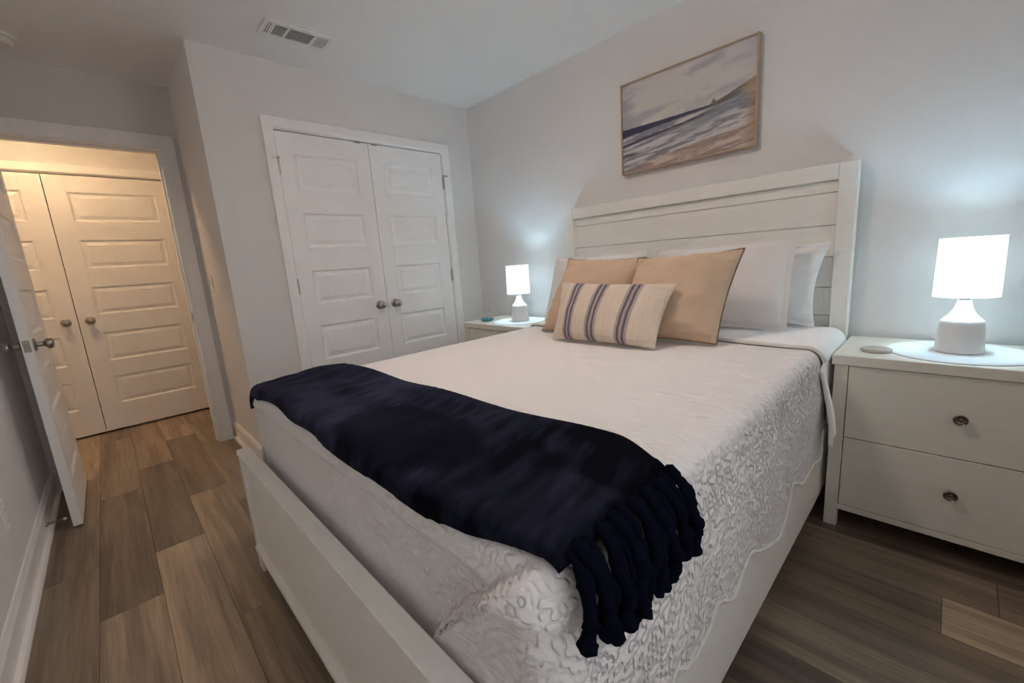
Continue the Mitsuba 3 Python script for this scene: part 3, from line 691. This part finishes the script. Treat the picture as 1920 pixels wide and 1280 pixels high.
for i in range(NT):
    f = i / (NT - 1)                                            # 0 at the head side, 1 at the foot side
    r = tend[0] + (tend[-1] - tend[0]) * (0.02 + 0.96 * f)
    ri = tend[int(round((0.02 + 0.96 * f) * (len(tend) - 1)))]
    lift = 0.006 + 0.010 * (i % 3 == 1)
    ln = 0.052 + 0.010 * math.sin(i * 2.3) + 0.014 * rng.random() + 0.010 * f - 0.054 * max(0.0, (f - 0.82) / 0.18)
    side = 0.030 * (0.55 - f) + 0.010 * math.sin(i * 3.7)
    # starts on the top near the edge, rolls over it and hangs
    pts = []
    for a in np.linspace(1.12, 0.08, 14):
        pts.append((QX1 - 0.046 + (0.054 + 0.022 + lift) * math.cos(a), 0, QZ - 0.047 + (0.054 + 0.022 + lift) * math.sin(a)))
    x0_, z0_ = pts[-1][0], pts[-1][2]
    for t in np.linspace(0, 1, 26)[1:]:
        pts.append((x0_ + 0.004 * math.sin(t * 3) + 0.004 * math.sin(i * 1.7 + 5 * t), 0, z0_ - ln * t))
    pts = np.array(pts)
    tt_ = np.linspace(0, 1, len(pts))
    pts[:, 1] = ri[1] + side * tt_ + 0.004 * np.sin(tt_ * 11 + i * 1.3)
    drop_f = 0.0
    if ri[1] < QY0 + 0.045: drop_f = 0.02 * min((QY0 + 0.045 - ri[1]) / 0.047, 1.0) ** 2
    pts[:, 2] -= drop_f
    ph = rng.uniform(0, 6)
    rad = 0.0098 + 0.0012 * np.sin(tt_ * 31 + ph) + 0.0012 * np.sin(tt_ * 17 + 2 * ph) + 0.0030 * np.exp(-((tt_ - 0.94) / 0.05) ** 2)
    rad[0] = 0.004; rad[-1] = 0.007
    m = tube(pts, rad, 12)
    nn_ = meshkit.fbm(m.vertices * 170, 2, i) - 0.5
    m.vertices += m.vertex_normals * (0.0085 * nn_)[:, None]
    part(tk, 'tassel', m, 'm_navy_fringe', True)

# ---------------------------------------------------------------- pillows
def pillow(BL, BR, TR, TL, thick, n=44, pinch=0.045, seed=0, sag=0.25, power=0.5, wr=0.010, flange=0.0, back=0.8):
    """closed cushion from its four corners; returns mesh, uv and the seam line"""
    BL, BR, TR, TL = (np.asarray(c, float) for c in (BL, BR, TR, TL))
    nrm = np.cross(BR - BL, TL - BL); nrm /= np.linalg.norm(nrm)          # faces the room (-y)
    g = np.sin(np.linspace(-math.pi / 2, math.pi / 2, n))
    U, V = np.meshgrid(g, g, indexing='ij')
    k = pinch
    u = U * (1 - k * (1 - V ** 2) * np.abs(U)); v = V * (1 - k * (1 - U ** 2) * np.abs(V))
    a, b = (u + 1) / 2, (v + 1) / 2
    base = (BL * ((1 - a) * (1 - b))[..., None] + BR * (a * (1 - b))[..., None] + TR * (a * b)[..., None] + TL * ((1 - a) * b)[..., None])
    fl = 1 - flange
    Uf, Vf = np.clip(U / fl, -1, 1), np.clip(V / fl, -1, 1)
    prof = ((1 - Uf ** 2) * (1 - Vf ** 2)) ** power
    h = thick / 2 * prof * (1 - sag * V)
    w = meshkit.fbm(np.stack([U * 3 + seed, V * 3, U * 0], -1), 3, seed) - 0.5
    edge = (np.exp(-((1 - np.abs(U)) / 0.22) ** 2) + np.exp(-((1 - np.abs(V)) / 0.22) ** 2))
    w2 = meshkit.fbm(np.stack([U * 5 + seed, V * 11, U * 0 + 3], -1), 3, seed + 3) - 0.5
    hh = h + (wr * w * prof + wr * 0.8 * w2 * edge * np.minimum(prof * 4, 1))
    hb = h * back
    fr = base + nrm * (hh + 0.0015)[..., None]
    bk = base - nrm * (hb + 0.0015)[..., None]
    mf = grid_mesh(fr); mb = grid_mesh(bk[::-1])
    rim_idx = [(i, 0) for i in range(n)] + [(n - 1, j) for j in range(1, n)] + [(i, n - 1) for i in range(n - 2, -1, -1)] + [(0, j) for j in range(n - 2, 0, -1)]
    seam = np.array([base[i, j] for i, j in rim_idx])
    rim = grid_mesh(np.array([[fr[i, j], bk[i, j]] for i, j in rim_idx] + [[fr[0, 0], bk[0, 0]]]))
    m = cat_(mf, mb, rim)
    uvf = np.stack([a, b], -1).reshape(-1, 2)
    uvb = np.stack([a[::-1], b[::-1]], -1).reshape(-1, 2)
    uvr = np.array([[[a[i, j], b[i, j]]] * 2 for i, j in rim_idx + [(0, 0)]]).reshape(-1, 2)
    return m, np.vstack([uvf, uvb, uvr]), np.vstack([seam, seam[:1]])

Zp = QZ + 0.009
def put_pillow(name, label, cat, mname, corners, thick, piping=None, group=None, **kw):
    m, uv, seam = pillow(*corners, thick, **kw)
    k = thing(name, label, cat, group)
    part(k, 'cushion', m, mname, True, uv=uv)
    if piping: part(k, 'piping', tube(seam, piping[1], 7, caps=False), piping[0], True, label=piping[2])
    return k
# back: one plain white pillow against the headboard on the right
put_pillow('bed_pillow', 'plain white pillow standing against the right end of the headboard', 'pillow', 'm_white_cloth',
           ((1.86, -0.140, Zp + 0.012), (2.515, -0.150, Zp + 0.012), (2.553, -0.120, 1.148), (1.88, -0.120, 1.155)), 0.11, seed=4, wr=0.045, pinch=0.09, sag=0.3)
put_pillow('pillow_sham', 'large off-white sham pillow behind the right tan cushion', 'pillow', 'm_sham',
           ((1.80, -0.300, Zp + 0.012), (2.437, -0.285, Zp + 0.012), (2.447, -0.215, 1.178), (1.80, -0.215, 1.165)), 0.125, seed=9, wr=0.012, pinch=0.02, flange=0.07, sag=0.3, group='off-white sham pillows')
put_pillow('pillow_sham', 'large off-white sham pillow at the left end behind the left tan cushion', 'pillow', 'm_sham',
           ((1.125, -0.430, Zp + 0.012), (1.73, -0.330, Zp + 0.012), (1.74, -0.225, 1.165), (1.115, -0.270, 1.165)), 0.16, seed=12, wr=0.012, pinch=0.02, flange=0.07, sag=0.3, group='off-white sham pillows')
pp = ('m_tan_piping', 0.0042, 'darker tan piped seam')
put_pillow('square_cushion', 'left tan velvet cushion partly behind the striped lumbar pillow', 'cushion', 'm_tan',
           ((1.322, -0.672, Zp), (1.800, -0.610, Zp), (1.838, -0.425, 1.132), (1.380, -0.470, 1.150)), 0.22, pp, seed=21, wr=0.030, pinch=0.06, power=0.5, group='tan velvet cushions')
put_pillow('square_cushion', 'right tan velvet cushion with dark piping leaning on the white sham', 'cushion', 'm_tan',
           ((1.800, -0.690, Zp), (2.274, -0.655, Zp + 0.004), (2.312, -0.470, 1.145), (1.838, -0.500, 1.130)), 0.215, pp, seed=25, wr=0.045, pinch=0.065, power=0.5, group='tan velvet cushions')
k = put_pillow('lumbar_pillow', 'small cream lumbar pillow with dark woven stripes in front', 'pillow', 'm_striped',
           ((1.537, -0.835, Zp), (2.094, -0.832, Zp), (2.128, -0.700, 1.020), (1.532, -0.730, 1.036)), 0.13, seed=31, wr=0.016, pinch=0.06, power=0.45, back=0.3)

# ---------------------------------------------------------------- nightstands
def nightstand(name, x0, label):
    W, y0, y1, Z = 0.716, -0.461, -0.024, 0.7186
    x1 = x0 + W
    k = thing(name, label, 'nightstand', 'nightstands beside the bed')
    part(k, 'top', cbox((x0, y0, 0.6815), (x1, y1, Z), 0.002), 'm_stand')
    a, b, f = x0 + 0.008, x1 - 0.008, y0 + 0.008
    lw = 0.043
    for lx in (a, b - lw):
        for ly, lz in ((f, 0), (y1 - 0.04, 0)):
            part(k, 'leg', cbox((lx, ly, 0), (lx + lw, ly + 0.036, 0.6815), 0.0015), 'm_stand')
    for sx_ in (a + 0.004, b - 0.016):
        part(k, 'side_panel', cbox((sx_, f + 0.03, 0.078), (sx_ + 0.012, y1 - 0.03, 0.6815)), 'm_stand')
    part(k, 'bottom_rail', cbox((a + lw - 0.001, f + 0.001, 0.0775), (b - lw + 0.001, f + 0.020, 0.1015), 0.001), 'm_stand')
    part(k, 'carcass', cat_(cbox((a + 0.01, f + 0.02, 0.079), (b - 0.01, y1 - 0.004, 0.09)), cbox((a + 0.01, y1 - 0.012, 0.079), (b - 0.01, y1 - 0.004, 0.6815)), cbox((a + 0.02, f + 0.021, 0.387), (b - 0.02, f + 0.04, 0.393))), 'm_dark')
    kn = [(0, -0.001), (0.010, -0.001), (0.009, 0.004), (0.0065, 0.008), (0.0075, 0.014), (0.0165, 0.019), (0.0185, 0.022), (0.0185, 0.0245), (0.0165, 0.026), (0.0145, 0.0245), (0.0125, 0.020), (0.0085, 0.0185), (0.0065, 0.0215), (0, 0.0235)]
    for c, d, kz in ((0.1035, 0.3885, 0.259), (0.3915, 0.6785, 0.536)):
        dk = part(k, 'drawer', cbox((a + lw + 0.0025, f + 0.0015, c), (b - lw - 0.0025, f + 0.0195, d), 0.0012), 'm_stand')
        part(dk, 'knob', lathe(kn, 28, ((x0 + x1) / 2, f + 0.0015, kz), (0, -1, 0)), 'm_pewter', 35, label='cupped dark pewter knob')
    return k
nightstand('nightstand', 2.634, 'white two-drawer nightstand right of the bed')
nightstand('nightstand', 0.300, 'white nightstand in the far corner left of the bed')
NZ = 0.7186
def round_mat(x, y, r, label):
    solid('placemat', lathe([(0, 0.0002), (r, 0.0002), (r + 0.002, 0.0022), (r, 0.0042), (r - 0.006, 0.0048), (0, 0.0046)], 72, (x, y, NZ)), 'm_mat', label, 'placemat', 30, group='round placemats under the lamps')
round_mat(2.970, -0.245, 0.195, 'round white woven placemat under the right lamp')
round_mat(0.700, -0.245, 0.195, 'round white placemat under the left lamp')
def table_lamp(x, y, label, z=NZ + 0.0048):
    k = thing('table_lamp', label, 'lamp', 'bedside table lamps')
    prof = [(0, 0.0), (0.060, 0.0), (0.064, 0.003), (0.0645, 0.008), (0.0625, 0.05), (0.0595, 0.100), (0.0580, 0.110), (0.0545, 0.1165)]
    part(k, 'base', lathe(prof + [(0, 0.1165)], 56, (x, y, z)), 'm_ceramic', 35)
    part(k, 'neck', lathe([(0.0545, 0.1165), (0.0500, 0.1210), (0.0430, 0.1285), (0.0340, 0.1400), (0.0265, 0.1540), (0.0215, 0.1700), (0.0190, 0.1830), (0.0180, 0.1870), (0, 0.1870)], 56, (x, y, z)), 'm_ceramic', 35)
    part(k, 'socket', lathe([(0, 0.186), (0.012, 0.186), (0.012, 0.232), (0.009, 0.236), (0, 0.236)], 24, (x, y, z)), 'm_nickel', 30)
    s0, s1, r0, r1 = 0.202, 0.408, 0.0855, 0.0825
    sh = lathe([(r0, s0), (r1, s1), (r1 - 0.0016, s1), (r0 - 0.0016, s0), (r0, s0)], 72, (x, y, z))
    sk = part(k, 'shade', sh, 'm_ceramic', 30, label='lit white drum shade')
    scene[sk]['emitter'] = {'type': 'area', 'radiance': rgb(LAMP_SHADE)}
    ring = []
    for a in (0, 2.094, 4.189):
        ring.append(tube([(x + 0.012 * math.cos(a), y + 0.012 * math.sin(a), z + 0.232), (x + (r0 - 0.003) * math.cos(a), y + (r0 - 0.003) * math.sin(a), z + 0.226)], 0.0012, 5))
    part(k, 'shade_spider', cat_(*ring), 'm_nickel')
    bulb = trimesh.creation.icosphere(3, 0.024); bulb.apply_translation((x, y, z + 0.340))
    bk = part(k, 'bulb', bulb, 'm_ceramic', True)
    scene[bk]['emitter'] = {'type': 'area', 'radiance': rgb(LAMP_BULB)}
table_lamp(2.970, -0.240, 'white ceramic table lamp lit on the right nightstand')
table_lamp(0.715, -0.240, 'white ceramic table lamp lit on the left nightstand')
solid('coaster', lathe([(0, 0), (0.044, 0), (0.048, 0.004), (0.0465, 0.0115), (0.042, 0.013), (0.036, 0.0115), (0, 0.0115)], 48, (2.751, -0.330, NZ + 0.0002)), 'm_stone', 'round grey stone coaster on the right nightstand by the bed', 'coaster', 35)
k = solid('trinket_dish', lathe([(0, 0), (0.030, 0), (0.048, 0.009), (0.054, 0.017), (0.052, 0.0178), (0.046, 0.011), (0.028, 0.004), (0, 0.004)], 48, (0.435, -0.325, NZ + 0.0002)), 'm_teal', 'shallow teal dish on the left nightstand', 'dish', 35)
solid('glass_tumbler', lathe([(0, 0.0), (0.022, 0.0), (0.026, 0.075), (0.0235, 0.075), (0.0198, 0.006), (0, 0.006)], 36, (0.437, -0.320, NZ + 0.0046)), 'm_glass', 'small clear glass standing in the teal dish', 'glass', 35)
